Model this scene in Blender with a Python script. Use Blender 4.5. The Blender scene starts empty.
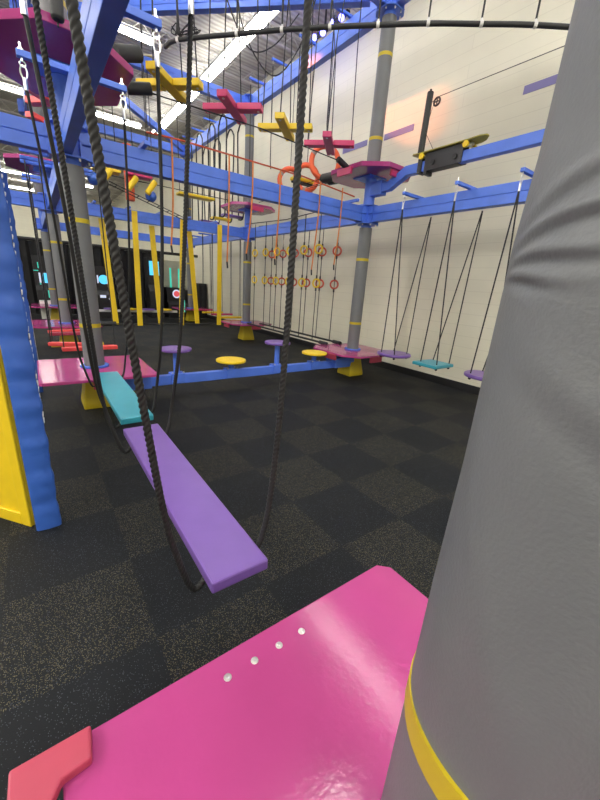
import bpy, bmesh, math, random
from mathutils import Vector, Matrix
random.seed(7)
PI = math.pi
sc = bpy.context.scene
COL = sc.collection

# ------------------------------------------------------------------ materials
def mat(name, col, rough=.5, metal=0., noise=0., nscale=8., bump=0., bscale=60., emit=None, estr=0., coat=0., spec=.5):
    m = bpy.data.materials.new(name); m.use_nodes = True
    nt = m.node_tree; b = nt.nodes['Principled BSDF']
    b.inputs['Base Color'].default_value = (*col, 1)
    b.inputs['Roughness'].default_value = rough
    b.inputs['Metallic'].default_value = metal
    b.inputs['Specular IOR Level'].default_value = spec
    if coat: b.inputs['Coat Weight'].default_value = coat; b.inputs['Coat Roughness'].default_value = .15
    if emit:
        b.inputs['Emission Color'].default_value = (*emit, 1); b.inputs['Emission Strength'].default_value = estr
    tc = nt.nodes.new('ShaderNodeTexCoord')
    if noise:
        n = nt.nodes.new('ShaderNodeTexNoise'); n.inputs['Scale'].default_value = nscale; n.inputs['Detail'].default_value = 4
        nt.links.new(tc.outputs['Object'], n.inputs['Vector'])
        r = nt.nodes.new('ShaderNodeValToRGB')
        r.color_ramp.elements[0].position = .3; r.color_ramp.elements[1].position = .7
        r.color_ramp.elements[0].color = (*[c*(1-noise) for c in col], 1)
        r.color_ramp.elements[1].color = (*[min(1, c*(1+noise)) for c in col], 1)
        nt.links.new(n.outputs['Fac'], r.inputs['Fac']); nt.links.new(r.outputs['Color'], b.inputs['Base Color'])
    if bump:
        n = nt.nodes.new('ShaderNodeTexNoise'); n.inputs['Scale'].default_value = bscale; n.inputs['Detail'].default_value = 3
        nt.links.new(tc.outputs['Object'], n.inputs['Vector'])
        bp = nt.nodes.new('ShaderNodeBump'); bp.inputs['Strength'].default_value = bump; bp.inputs['Distance'].default_value = .01
        nt.links.new(n.outputs['Fac'], bp.inputs['Height']); nt.links.new(bp.outputs['Normal'], b.inputs['Normal'])
    return m

BLUE = mat('blue_paint', (.080, .185, .74), .42, noise=.08, nscale=5)
BLUEV = mat('blue_vinyl', (.035, .115, .48), .45, noise=.07, nscale=6, bump=.25, bscale=14)
GREY = mat('grey_vinyl', (.138, .145, .158), .5, noise=.05, nscale=7, bump=.1, bscale=220)
YEL = mat('yellow_vinyl', (.50, .385, .010), .42, noise=.05)
YELP = mat('yellow_plastic', (.78, .55, .015), .38, noise=.05)
PINK = mat('pink_plastic', (.39, .050, .200), .12, noise=.05, nscale=4, bump=.04, bscale=60)
FLAP = mat('rose_pad', (.38, .038, .08), .42, noise=.05)
MAG = mat('magenta_plastic', (.55, .030, .14), .35, noise=.05)
PURP = mat('purple_plastic', (.160, .082, .34), .33, noise=.04, bump=.05, bscale=60)
TEAL = mat('teal_plastic', (.036, .30, .40), .33, noise=.04)
RED = mat('red_plastic', (.82, .075, .075), .38, noise=.04)
ORNG = mat('orange_foam', (.85, .13, .045), .5, noise=.06)
ORROPE = mat('orange_rope', (.62, .20, .04), .7, noise=.15, nscale=80)
REDROPE = mat('red_rope', (.50, .075, .03), .7, noise=.15, nscale=80)
ROPE = mat('black_rope', (.018, .018, .022), .65, noise=.3, nscale=300, bump=.4, bscale=500)
ROPES = mat('braided_black_rope', (.009, .009, .010), .6)
FOAM = mat('black_foam', (.022, .023, .026), .6, noise=.15, bump=.15, bscale=90)
BLACK = mat('black_paint', (.012, .012, .014), .5)
DARK = mat('dark_metal', (.05, .05, .055), .4, metal=.6)
CHROME = mat('galvanised_steel', (.72, .72, .70), .28, metal=1.)
WHITE = mat('white_plastic', (.78, .78, .76), .4)
GREYBAND = mat('grey_band', (.34, .30, .28), .5)
TUBE = mat('light_tube', (.9, .9, .9), .5, emit=(1., .965, .89), estr=44.)
TUBE2 = mat('light_tube_wall_row', (.9, .9, .9), .5, emit=(1., .965, .89), estr=26.)
HOUS = mat('light_housing', (.75, .75, .72), .5)
STRIPE = mat('wall_stripe_paint', (.21, .19, .42), .6)
CURT = mat('black_curtain', (.012, .012, .014), .85)
JOIST = mat('joist_paint', (.55, .54, .51), .6)
SCRB = mat('blue_screen', (.02, .05, .1), .2, emit=(.10, .62, .95), estr=1.6)
SCRW = mat('white_screen', (.1, .1, .1), .2, emit=(.75, .8, 1.), estr=1.1)
SCRT = mat('teal_lamp', (.02, .1, .1), .3, emit=(.05, .75, .55), estr=1.0)
SCRR = mat('red_lamp', (.1, .02, .02), .3, emit=(.9, .10, .12), estr=1.0)
LEDB = mat('blue_led', (.05, .05, .3), .3, emit=(.12, .12, 1.), estr=16.)
BEIGE = mat('beige_panel', (.50, .48, .38), .6, noise=.05)
DECKB = mat('skate_deck', (.30, .26, .02), .4, noise=.2)

def floor_mat():
    m = bpy.data.materials.new('rubber_floor'); m.use_nodes = True
    nt = m.node_tree; N = nt.nodes; L = nt.links; b = N['Principled BSDF']
    tc = N.new('ShaderNodeTexCoord')
    mp = N.new('ShaderNodeMapping'); mp.inputs['Location'].default_value = (-1.5, -1.4, .003)
    L.new(tc.outputs['Object'], mp.inputs['Vector'])
    ch = N.new('ShaderNodeTexChecker'); ch.inputs['Scale'].default_value = 1/.615
    ch.inputs['Color1'].default_value = (1, 1, 1, 1); ch.inputs['Color2'].default_value = (0, 0, 0, 1)
    L.new(mp.outputs['Vector'], ch.inputs['Vector'])
    def specks(scale, thr, seed):
        v = N.new('ShaderNodeTexVoronoi'); v.inputs['Scale'].default_value = scale
        mp2 = N.new('ShaderNodeMapping'); mp2.inputs['Location'].default_value = (seed, seed*2, .013)
        L.new(tc.outputs['Object'], mp2.inputs['Vector']); L.new(mp2.outputs['Vector'], v.inputs['Vector'])
        s = N.new('ShaderNodeSeparateColor'); L.new(v.outputs['Color'], s.inputs['Color'])
        g = N.new('ShaderNodeMath'); g.operation = 'GREATER_THAN'; g.inputs[1].default_value = thr
        L.new(s.outputs['Red'], g.inputs[0])
        d = N.new('ShaderNodeMath'); d.operation = 'LESS_THAN'; d.inputs[1].default_value = .45
        L.new(v.outputs['Distance'], d.inputs[0])
        a = N.new('ShaderNodeMath'); a.operation = 'MULTIPLY'; L.new(g.outputs[0], a.inputs[0]); L.new(d.outputs[0], a.inputs[1])
        return a.outputs[0]
    s1 = specks(260, .79, 0.3)     # dense yellowish flecks (every second tile)
    s2 = specks(260, .92, 3.7)     # sparse flecks everywhere
    n = N.new('ShaderNodeTexNoise'); n.inputs['Scale'].default_value = 3.; n.inputs['Detail'].default_value = 5
    L.new(tc.outputs['Object'], n.inputs['Vector'])
    base = N.new('ShaderNodeMix'); base.data_type = 'RGBA'
    base.inputs['A'].default_value = (.0045, .0058, .0090, 1); base.inputs['B'].default_value = (.0085, .0095, .0115, 1)
    L.new(n.outputs['Fac'], base.inputs['Factor'])
    m1 = N.new('ShaderNodeMath'); m1.operation = 'MULTIPLY'; L.new(ch.outputs['Fac'], m1.inputs[0]); L.new(s1, m1.inputs[1])
    mx = N.new('ShaderNodeMix'); mx.data_type = 'RGBA'; mx.inputs['B'].default_value = (.145, .130, .073, 1)
    L.new(m1.outputs[0], mx.inputs['Factor']); L.new(base.outputs['Result'], mx.inputs['A'])
    mx2 = N.new('ShaderNodeMix'); mx2.data_type = 'RGBA'; mx2.inputs['B'].default_value = (.065, .075, .095, 1)
    L.new(s2, mx2.inputs['Factor']); L.new(mx.outputs['Result'], mx2.inputs['A'])
    L.new(mx2.outputs['Result'], b.inputs['Base Color'])
    b.inputs['Roughness'].default_value = .7; b.inputs['Specular IOR Level'].default_value = .22
    bp = N.new('ShaderNodeBump'); bp.inputs['Strength'].default_value = .25; bp.inputs['Distance'].default_value = .004
    n2 = N.new('ShaderNodeTexNoise'); n2.inputs['Scale'].default_value = 160.
    L.new(tc.outputs['Object'], n2.inputs['Vector']); L.new(n2.outputs['Fac'], bp.inputs['Height']); L.new(bp.outputs['Normal'], b.inputs['Normal'])
    return m

def wall_mat():
    m = bpy.data.materials.new('painted_block_wall'); m.use_nodes = True
    nt = m.node_tree; N = nt.nodes; L = nt.links; b = N['Principled BSDF']
    tc = N.new('ShaderNodeTexCoord'); sx = N.new('ShaderNodeSeparateXYZ'); L.new(tc.outputs['Object'], sx.inputs[0])
    ad = N.new('ShaderNodeMath'); ad.operation = 'ADD'; L.new(sx.outputs['X'], ad.inputs[0]); L.new(sx.outputs['Y'], ad.inputs[1])
    cx = N.new('ShaderNodeCombineXYZ'); L.new(ad.outputs[0], cx.inputs['X']); L.new(sx.outputs['Z'], cx.inputs['Y'])
    br = N.new('ShaderNodeTexBrick'); br.inputs['Scale'].default_value = 1.
    br.inputs['Brick Width'].default_value = 3.1; br.inputs['Row Height'].default_value = .2
    br.inputs['Mortar Size'].default_value = .006; br.inputs['Mortar Smooth'].default_value = .4
    br.inputs['Color1'].default_value = (.745, .72, .59, 1); br.inputs['Color2'].default_value = (.73, .705, .58, 1)
    br.inputs['Mortar'].default_value = (.66, .635, .52, 1)
    L.new(cx.outputs[0], br.inputs['Vector'])
    n = N.new('ShaderNodeTexNoise'); n.inputs['Scale'].default_value = 1.3; n.inputs['Detail'].default_value = 6
    L.new(tc.outputs['Object'], n.inputs['Vector'])
    r = N.new('ShaderNodeMapRange'); r.inputs['To Min'].default_value = .9; r.inputs['To Max'].default_value = 1.08
    L.new(n.outputs['Fac'], r.inputs['Value'])
    mu = N.new('ShaderNodeMix'); mu.data_type = 'RGBA'; mu.blend_type = 'MULTIPLY'; mu.inputs['Factor'].default_value = 1
    L.new(br.outputs['Color'], mu.inputs['A']); L.new(r.outputs['Result'], mu.inputs['B'])
    L.new(mu.outputs['Result'], b.inputs['Base Color']); b.inputs['Roughness'].default_value = .6
    return m

def roof_mat():
    m = bpy.data.materials.new('corrugated_roof_deck'); m.use_nodes = True
    nt = m.node_tree; N = nt.nodes; L = nt.links; b = N['Principled BSDF']
    tc = N.new('ShaderNodeTexCoord')
    w = N.new('ShaderNodeTexWave'); w.bands_direction = 'Y'; w.inputs['Scale'].default_value = 2.1
    L.new(tc.outputs['Object'], w.inputs['Vector'])
    r = N.new('ShaderNodeValToRGB'); r.color_ramp.elements[0].color = (.36, .345, .32, 1); r.color_ramp.elements[1].color = (.53, .515, .48, 1)
    L.new(w.outputs['Fac'], r.inputs['Fac']); L.new(r.outputs['Color'], b.inputs['Base Color'])
    bp = N.new('ShaderNodeBump'); bp.inputs['Strength'].default_value = .6; bp.inputs['Distance'].default_value = .05
    L.new(w.outputs['Fac'], bp.inputs['Height']); L.new(bp.outputs['Normal'], b.inputs['Normal'])
    b.inputs['Roughness'].default_value = .7
    return m
FLOOR, WALL, ROOF = floor_mat(), wall_mat(), roof_mat()

# ------------------------------------------------------------------ mesh helpers
class M:
    def __init__(s): s.b = bmesh.new()
    def box(s, c, d, rz=0, R=None):
        mt = Matrix.Translation(c) @ (R.to_4x4() if R else Matrix.Rotation(rz, 4, 'Z')) @ Matrix.Diagonal((*d, 1))
        bmesh.ops.create_cube(s.b, size=1, matrix=mt); return s
    def cyl(s, p, q, r, seg=16, r2=None):
        p, q = Vector(p), Vector(q); d = q-p
        mt = Matrix.Translation((p+q)/2) @ d.to_track_quat('Z', 'Y').to_matrix().to_4x4()
        bmesh.ops.create_cone(s.b, cap_ends=True, segments=seg, radius1=r, radius2=r if r2 is None else r2, depth=d.length, matrix=mt); return s
    def rings(s, rings, closed=False, caps=True):
        vs = [[s.b.verts.new(v) for v in r] for r in rings]; n = len(vs[0]); k = len(vs)
        for i in range(k if closed else k-1):
            a, c = vs[i], vs[(i+1) % k]
            for j in range(n):
                s.b.faces.new((a[j], a[(j+1) % n], c[(j+1) % n], c[j]))
        if caps and not closed:
            s.b.faces.new(vs[0][::-1]); s.b.faces.new(vs[-1])
        return s
    def tube(s, pts, r, seg=8, closed=False, twist=0., amp=0.):
        P = [Vector(p) for p in pts]; n = len(P); rings = []; ref = None; dist = 0.
        for i, p in enumerate(P):
            a = P[(i-1) % n] if (closed or i > 0) else p
            c = P[(i+1) % n] if (closed or i < n-1) else p
            t = (c-a).normalized()
            if ref is None:
                ref = t.orthogonal().normalized()
            ref = (ref-t*ref.dot(t)).normalized(); bi = t.cross(ref)
            if i: dist += (p-P[i-1]).length
            ring = []
            for j in range(seg):
                th = 2*PI*j/seg
                rr = r*(1+amp*abs(math.cos(1.5*(th-twist*dist)))) if amp else r
                ring.append(p+ref*math.cos(th)*rr+bi*math.sin(th)*rr)
            rings.append(ring)
        return s.rings(rings, closed)
    def prism(s, pts, z0, z1):
        return s.rings([[(x, y, z0) for x, y in pts], [(x, y, z1) for x, y in pts]])
    def sweep(s, pts, w, h):          # rectangular section along a path in a vertical plane
        rings = []; P = [Vector(p) for p in pts]
        for i, p in enumerate(P):
            t = (P[min(i+1, len(P)-1)]-P[max(i-1, 0)]).normalized()
            sd = Vector((-t.y, t.x, 0)).normalized(); up = t.cross(sd); up = up if up.z > 0 else -up
            rings.append([p+sd*w/2+up*h/2, p-sd*w/2+up*h/2, p-sd*w/2-up*h/2, p+sd*w/2-up*h/2])
        return s.rings(rings)
    def torus(s, c, nrm, R, r, seg=24, rs=8, sx=1., sy=1., up=None):
        nrm = Vector(nrm).normalized(); a = (Vector(up) - nrm*Vector(up).dot(nrm)).normalized() if up else nrm.orthogonal().normalized()
        b = nrm.cross(a); c = Vector(c)
        return s.tube([c+a*math.cos(2*PI*i/seg)*R*sx+b*math.sin(2*PI*i/seg)*R*sy for i in range(seg)], r, rs, closed=True)
    def sph(s, c, r):
        bmesh.ops.create_uvsphere(s.b, u_segments=20, v_segments=12, radius=r, matrix=Matrix.Translation(c)); return s

def obj(name, m, material, parent=None, smooth=False, bevel=0., seg=2):
    me = bpy.data.meshes.new(name); bmesh.ops.recalc_face_normals(m.b, faces=m.b.faces); m.b.to_mesh(me); m.b.free()
    if smooth:
        for p in me.polygons: p.use_smooth = True
        me.set_sharp_from_angle(angle=math.radians(50))
    me.materials.append(material)
    o = bpy.data.objects.new(name, me); COL.objects.link(o)
    if parent: o.parent = parent
    if bevel:
        b = o.modifiers.new('bevel', 'BEVEL'); b.width = bevel; b.segments = seg; b.limit_method = 'ANGLE'; b.angle_limit = math.radians(40)
    return o
def tag(o, label, cat, group=None, kind='thing'):
    o['label'] = label; o['category'] = cat; o['kind'] = kind
    if group: o['group'] = group
    return o
def thing(name, label, cat, loc=(0, 0, 0), rz=0., group=None):
    o = bpy.data.objects.new(name, None); COL.objects.link(o); o.empty_display_size = .1
    o.location = loc; o.rotation_euler = (0, 0, rz)
    return tag(o, label, cat, group)
def struct(name, m, material, bevel=0.):
    o = obj(name, m, material, bevel=bevel); o['kind'] = 'structure'; return o
def kids(o): return [c for c in COL.objects if c.parent == o]
def dup(src, label=None, loc=None, rz=None):
    r = src.copy(); COL.objects.link(r)
    if loc is not None: r.location = loc
    if rz is not None: r.rotation_euler = (0, 0, rz)
    if label: r['label'] = label
    for c in kids(src):
        k = c.copy(); COL.objects.link(k); k.parent = r
        for g in kids(c):
            h = g.copy(); COL.objects.link(h); h.parent = k
    return r
def octo(hx, hy, c): return [(-hx+c, -hy), (hx-c, -hy), (hx, -hy+c), (hx, hy-c), (hx-c, hy), (-hx+c, hy), (-hx, hy-c), (-hx, -hy+c)]

# grid of the course: columns A and C in x, rows 0..3 in y
XA, XC, XW = .516, 5.163, -4.13
Y0, Y1, Y2, Y3 = .11, 5.2, 9.9, 14.8
ZP, ZB, ZU, ZT = .52, 3.0, 3.68, 6.05
WX = 6.4                                   # right wall

# ------------------------------------------------------------------ room
struct('floor', M().box((-2.8, 16, -.05), (18.5, 46, .1)), FLOOR)
struct('ceiling', M().box((-2.8, 16, 7.55), (18.5, 46, .1)), ROOF)
struct('wall_right', M().box((WX+.1, 16, 3.8), (.2, 46, 7.6)), WALL)
struct('wall_left', M().box((-12.1, 16, 3.8), (.2, 46, 7.6)), WALL)
struct('wall_far', M().box((-2.8, 38.9, 3.8), (18.8, .2, 7.6)), WALL)
struct('wall_back', M().box((-2.8, -6.9, 3.8), (18.8, .2, 7.6)), WALL)
struct('baseboard_right', M().box((WX-.012, 16, .07), (.024, 45.6, .14)), BLACK)
k = 0
for y in [-5.2+2.05*i for i in range(21)]:          # open web roof joists across the hall
    m = M().box((-2.8, y, 7.46), (18.3, .07, .05)).box((-2.8, y, 7.14), (18.3, .05, .04))
    x = -11.8
    while x < 6.2:
        m.cyl((x, y, 7.16), (x+.3, y, 7.44), .012, 5).cyl((x+.3, y, 7.44), (x+.6, y, 7.16), .012, 5); x += .6
    struct('ceiling_joist', m, JOIST)
# purple marks painted on the wall at mid height
for i, (a, b, z, w) in enumerate([(2.35, 3.43, 4.72, 'longest purple stripe on the right wall, half hidden behind the big padded pole'), (5.45, 6.2, 4.77, 'short dark purple stripe on the wall just right of the middle pole'),
                               (6.7, 7.5, 4.80, 'short purple stripe on the wall just left of the middle pole'), (8.6, 9.4, 4.05, 'faint low purple stripe on the wall behind the orange hoops')]):
    tag(obj('wall_stripe', M().box((WX-.004, (a+b)/2, z), (.008, b-a, .11)), STRIPE), w, 'painted stripe', 'purple stripes on the wall')

# ------------------------------------------------------------------ ceiling lights
def strip(material):
    o = thing('strip_light', '', 'light')
    obj('housing', M().box((0, 0, .055), (2.36, .16, .05)).box((0, .15, .01), (2.36, .012, .05)).box((0, -.15, .01), (2.36, .012, .05)), HOUS, o)
    for s in (-.105, .105):
        obj('light_tube', M().cyl((-1.15, s, 0), (1.15, s, 0), .036, 10), material, o, smooth=True)
    obj('hanger', M().cyl((-.9, 0, .07), (-.9, 0, .45), .006, 5).cyl((.9, 0, .07), (.9, 0, .45), .006, 5), DARK, o)
    return o
S0 = strip(TUBE); first = True
rows = {1.95: 'above the nearest pink platform, out past the top of the photo', 6.4: 'over the first row of padded poles, above the photo', 10.9: 'in the nearest cross row of ceiling lights at upper left',
        16.6: 'in the second cross row of ceiling lights from the camera', 23.2: 'in the third cross row of ceiling lights, farther back', 29.9: 'in the fourth cross row of ceiling lights, far back',
        35.2: 'in the farthest cross row of ceiling lights above the end wall'}
def put(loc, rz, label, grp):
    global first
    o = S0 if first else dup(S0, loc=loc, rz=rz)
    if first: first = False; S0.location = loc; S0.rotation_euler = (0, 0, rz)
    o['label'] = label; o['group'] = grp
for y, w in rows.items():
    for i in range(6):
        x = 1.9-2.4*i + (1.0 if y > 16 else 0)
        if y > 10 and x < -4-.2*y: continue
        if y > 10 and x < -1.2 and y < 20: continue
        put((x, y, 7.0), 0, 'white twin-tube strip light '+w, 'ceiling lights in the row at %d metres' % round(y))
S1 = strip(TUBE2)
for i in range(9):
    y = -3.6+2.4*i
    o = S1 if i == 0 else dup(S1)
    o.location = (4.65, y, 7.0); o.rotation_euler = (0, 0, PI/2); o['group'] = 'ceiling lights along the right wall'; o['label'] = ('white twin-tube strip light in the long row running beside the right wall')

# ------------------------------------------------------------------ padded poles
BAND = (1.055, 2.24)
def sleeve(m, z0, z1, r, wob=0., seg=28):
    n = max(2, int((z1-z0)/.12)); rings = []
    for i in range(n+1):
        z = z0+(z1-z0)*i/n
        rings.append([(math.cos(2*PI*j/seg)*r, math.sin(2*PI*j/seg)*r, z) for j in range(seg)])
    return m.rings(rings)
def wrinkled(m, z0, z1, r, seg=96):
    """padding of the pole beside the camera: soft creases where the sheath has slipped"""
    n = 700; rings = []
    creases = [(1.772, 2.80, .0036, .0065, .028, .62), (1.742, 2.62, .0032, .006, .010, .5), (1.722, 2.45, .0035, .0055, -.002, .33), (1.80, 2.75, .0024, .008, .05, .5), (1.62, 3.2, .0022, .02, -.06, .5), (1.36, 2.95, .0018, .06, -.25, .6)]
    for i in range(n+1):
        z = z0+(z1-z0)*i/n; ring = []
        for j in range(seg):
            th = 2*PI*j/seg; rr = r-.0035*min(1, max(0, (z-1.3)/.2))-.004*min(1, max(0, (z-1.76)/.08))+.0018*math.sin(3*th+z*2.1)+.0012*math.sin(5*th-z*4)
            for cz, ct, a, wd, sl, ext in creases:
                d = (th-ct+PI) % (2*PI)-PI
                g = math.exp(-(d/ext)**2); zz = z-cz-sl*d-.003*math.sin(5*d+ct)
                rr += a*g*(math.exp(-(zz/wd)**2)-.8*math.exp(-((zz+wd*1.7)/wd)**2))
            ring.append((math.cos(th)*rr, math.sin(th)*rr, z))
        rings.append(ring)
    return m.rings(rings)
def flange(z, w=.2, gus=True):
    m = gussets(z, w)
    m.prism([(x, y) for x, y in octo(w, w, w*.45)], z-.155, z-.14).prism(octo(w, w, w*.45), z+.14, z+.155)
    m.box((0, 0, z), (.22, .22, .28))
    return m
def gussets(z, w=.2):
    m = M()
    for a in range(4):
        for s in (-.085, .085):
            R = Matrix.Rotation(a*PI/2, 3, 'Z'); c = R @ Vector((w*.72, s, 0))
            m.box((c.x, c.y, z+.075), (.13, .012, .13), a*PI/2).box((c.x, c.y, z-.075), (.13, .012, .13), a*PI/2)
    return m
def bolts(z, w=.2):
    m = M()
    for a in range(8):
        th = PI/8+a*PI/4
        x, y = math.cos(th)*w*.9, math.sin(th)*w*.9
        m.cyl((x, y, z-.175), (x, y, z-.155), .012, 6).cyl((x, y, z+.155), (x, y, z+.18), .012, 6)
    return m
def pole(x, y, label, near=False, top=6.25, gr='grey padded poles of the climbing course'):
    o = thing('padded_pole', label, 'pole', (x, y, 0), 0, gr)
    obj('steel_post', M().cyl((0, 0, .0), (0, 0, top), .098, 24), BLUE, o, smooth=True)
    if near: obj('padding', wrinkled(M(), .53, 2.79, .14), GREY, o, smooth=True)
    else: obj('padding', sleeve(M(), .54, 2.79, .117), GREY, o, smooth=True)
    rb = .1435 if near else .1195
    for z in ((1.105, 2.3) if near else BAND):
        obj('yellow_band', sleeve(M(), z-.024, z+.024, rb, seg=48), YEL, o, smooth=True)
    if not near:
        obj('padding', sleeve(M(), 3.72, 5.84, .117), GREY, o, smooth=True)
        for z in (4.19, 5.35): obj('yellow_band', sleeve(M(), z-.024, z+.024, rb), YEL, o, smooth=True)
    zs = (ZB,) if near else (ZB, ZT)
    for z in zs:
        f = obj('flange', flange(z), BLUE, o)
        if y == Y1:
            for a in range(8):
                th = PI/8+a*PI/4; bx, by = math.cos(th)*.18, math.sin(th)*.18
                obj('bolt', M().cyl((bx, by, z-.18), (bx, by, z-.155), .012, 6), CHROME, f)
    obj('base_flange', M().cyl((0, 0, .525), (0, 0, .545), .165, 20), BLUE, o)
    obj('base_cover', M().rings([[(s*.19, t*.19, 0) for s, t in ((-1, -1), (1, -1), (1, 1), (-1, 1))], [(s*.19, t*.19, .06) for s, t in ((-1, -1), (1, -1), (1, 1), (-1, 1))], [(s*.125, t*.125, .44) for s, t in ((-1, -1), (1, -1), (1, 1), (-1, 1))]]), YEL, o, bevel=.015)
    return o
pole(.48, .078, 'huge grey padded pole filling the right side, rising through the nearest pink platform', near=True)
pole(XA, Y1, 'grey padded pole with yellow bands at the far end of the teal plank swing')
pole(XC, Y1, 'grey padded pole in the middle, beside the right wall and the skateboard')
pole(XC, Y2, 'grey padded pole with a yellow foot behind the four disc steps')
pole(XC, Y3, 'farthest grey padded pole near the right wall, left of the hanging yellow slats')
pole(XA, Y2, 'second grey padded pole at left, behind the first one')
pole(XA, Y3, 'third and farthest grey padded pole at the left')

# ------------------------------------------------------------------ platforms
def deck(x, y, z, hx, hy, c, label, group, tabs=(), th=.035, up=False):
    o = thing('pink_platform', label, 'platform', (x, y, z-th), 0, group)
    obj('deck', M().prism(octo(hx, hy, c), 0, th), PINK, o, bevel=.006)
    obj('support_plate', M().box((0, 0, -.011), (.42, .42, .02)), BLUE, o)
    for (tx, ty, sx, sy) in tabs:
        obj('edge_flap', M().box((tx, ty, -.045), (sx, sy, .11)), MAG if up else FLAP, o, bevel=.008)
    return o
t = deck(XA+.006, .11, ZP, .622, .69, .045, 'large glossy pink platform in the foreground with four bolts in a row', 'lower pink platforms')
bl = []
for i in range(4):
    b_ = obj('bolt', M().cyl((-.188+.0955*i, .612, .034), (-.188+.0955*i, .612, .0365), .0125, 20).cyl((-.188+.0955*i, .612, .0365), (-.188+.0955*i, .612, .043), .0072, 12), CHROME, t, smooth=True, bevel=.001)
# red corner guard lying on the near platform
g = thing('corner_guard', 'rose red L-shaped corner pad at the left corner of the nearest pink platform', 'pad', (-.11, .70, ZP))
obj('pad', M().prism([(-.09, .095), (.082, .095), (.075, .015), (.012, .008), (-.012, -.03), (-.012, -.42), (-.10, -.42)], .001, .03), FLAP, g, bevel=.006)
deck(XA+.01, Y1-.03, ZP, .62, .64, .03, 'pink platform under the left padded pole at the end of the teal plank', 'lower pink platforms', [(0, -.60, .22, .03)])
deck(XC, Y1, ZP, .68, .68, .24, 'pink platform around the middle pole beside the right wall', 'lower pink platforms', [(-.665, -.1, .05, .30), (-.3, .655, .3, .05), (.0, -.66, .30, .05)])
deck(XC, Y2, ZP, .66, .66, .24, 'pink platform around the pole behind the disc steps', 'lower pink platforms', [(-.65, 0, .05, .3), (0, -.64, .3, .05)])
deck(XC, Y3, ZP, .66, .66, .24, 'small far pink platform around the farthest pole near the wall', 'lower pink platforms')
deck(XA, Y2, ZP, .66, .66, .1, 'pale pink platform around the second pole at left', 'lower pink platforms', [(-.1, -.64, .4, .05)])
deck(XA, Y3, ZP, .66, .66, .1, 'far pink platform around the third pole at left', 'lower pink platforms')
deck(XA, Y1-.1, ZU, .59, .82, .38, 'raised pink platform overhead at upper left, its dark underside showing', 'raised pink platforms', up=True, th=.07)
deck(XC, Y1+.04, ZU, .60, .70, .32, 'raised pink platform on the middle pole, level with the skateboard', 'raised pink platforms', [(-.66, -.05, .05, .34), (0, -.64, .34, .05)], up=True, th=.07)
deck(XC, Y2, ZU, .66, .66, .3, 'raised pink platform on the pole behind the disc steps', 'raised pink platforms', [(-.05, -.64, .34, .05)], up=True, th=.07)
deck(XA, Y2, ZU, .66, .66, .3, 'raised pink platform on the second pole at left, seen from below', 'raised pink platforms', up=True, th=.07)
deck(XA, Y3, ZU, .66, .66, .3, 'raised pink platform on the third pole at left', 'raised pink platforms', up=True, th=.07)
deck(XC, Y3, ZU, .66, .66, .3, 'raised pink platform on the farthest pole near the wall', 'raised pink platforms', up=True, th=.07)

# ------------------------------------------------------------------ beams
def eyehook(o, x, y, z, link=True):
    """bolt through a crossbar, with a ring and carabiner hanging from it"""
    m = M().cyl((x, y, z+.02), (x, y, z+.075), .010, 6).cyl((x, y, z+.02), (x, y, z+.035), .018, 6).cyl((x, y, z-.05), (x, y, z-.02), .008, 6)
    m.torus((x, y, z-.072), (0, 1, 0), .024, .0065, 14, 6)
    return m
def beam(a, b, z, w=.13, h=.245, label='', group='blue beams at the first level', cross=(), inset=.11, cl=.88, z0=None):
    A, B = Vector((*a, z)), Vector((*b, z)); d = (B-A); ln = d.length; rz = math.atan2(d.y, d.x)
    o = thing('blue_beam', label, 'beam', tuple(A), rz, group)
    m = M(); L0, L1 = inset, ln-inset
    for s in (-1, 1):
        m.box(((L0+L1)/2, 0, s*(h/4+.0015)), (L1-L0, w, h/2-.003))
    m.box(((L0+L1)/2, 0, 0), (L1-L0, w-.02, .01))
    obj('beam_tube', m, BLUE, o, bevel=.008)
    for s, hooks in cross:
        if s < .15 or s > ln-.15: continue
        c = obj('crossbar', M().box((s, 0, h/2+.022), (.05, cl, .042)), BLUE, o, bevel=.004)
        if hooks:
            for q in (-1, 1):
                x = s; y = q*(cl/2-.03); zz = h/2+.02; hm = M()
                hm.cyl((x, y, zz-.04), (x, y, zz+.07), .008, 6).cyl((x, y, zz+.02), (x, y, zz+.036), .018, 6)
                hm.torus((x, y, zz-.055), (1, 0, 0), .018, .005, 14, 6)
                obj('eyebolt', hm, CHROME, c, smooth=True)
    return o
ZR = 3.085 #          # where ropes start under a crossbar
CBA = (1.18, 2.18, 2.78, 3.80)   # crossbars along the beam over the plank swings
beam((.475, Y0), (.475, Y1), ZB, w=.10, label='blue beam over the purple and teal plank swings, steep at upper left', cross=[(y-Y0, 1) for y in CBA], cl=.72)
beam((XA, Y1), (XC, Y1), ZB, label='long blue beam crossing the picture from the left pole to the middle pole', cross=[(.75, 0), (4.15, 0)], cl=.5)
CBC = (4.08, 3.20, 2.37, 1.5)
beam((XC, Y1), (XC, -1.), ZB, label='blue beam over the disc and board swings beside the right wall', cross=[(Y1-y, 1) for y in CBC], cl=.80)
beam((XA, Y1), (XW, Y1), ZB, label='blue beam leaving the photo at its upper left edge')
beam((XA, Y1), (XA, Y2), ZB, label='blue beam between the first two poles at left', cross=[(y_-Y1, 0) for y_ in (6.55, 6.95, 7.2, 8.2, 8.55)])
beam((XC, Y1), (XC, Y2), ZB, label='blue beam with the ring ropes, beside the right wall')
for x_, w_ in ((4.95, 'nearer'), (5.35, 'farther')):
    tag(obj('hanging_cable', M().tube([(x_, 5.5, 3.2), (x_, 7.6, 3.13), (x_, 9.6, 3.2)], .010, 6), BLACK), 'thin black cable holding the tops of the ring ropes, the %s of the two' % w_, 'cable')
beam((XC, Y2), (XC, Y3), ZB, label='blue beam between the two farthest poles near the right wall', cross=[(y_-Y2, 0) for y_ in (10.9, 11.9, 12.6, 13.6)])
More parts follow.
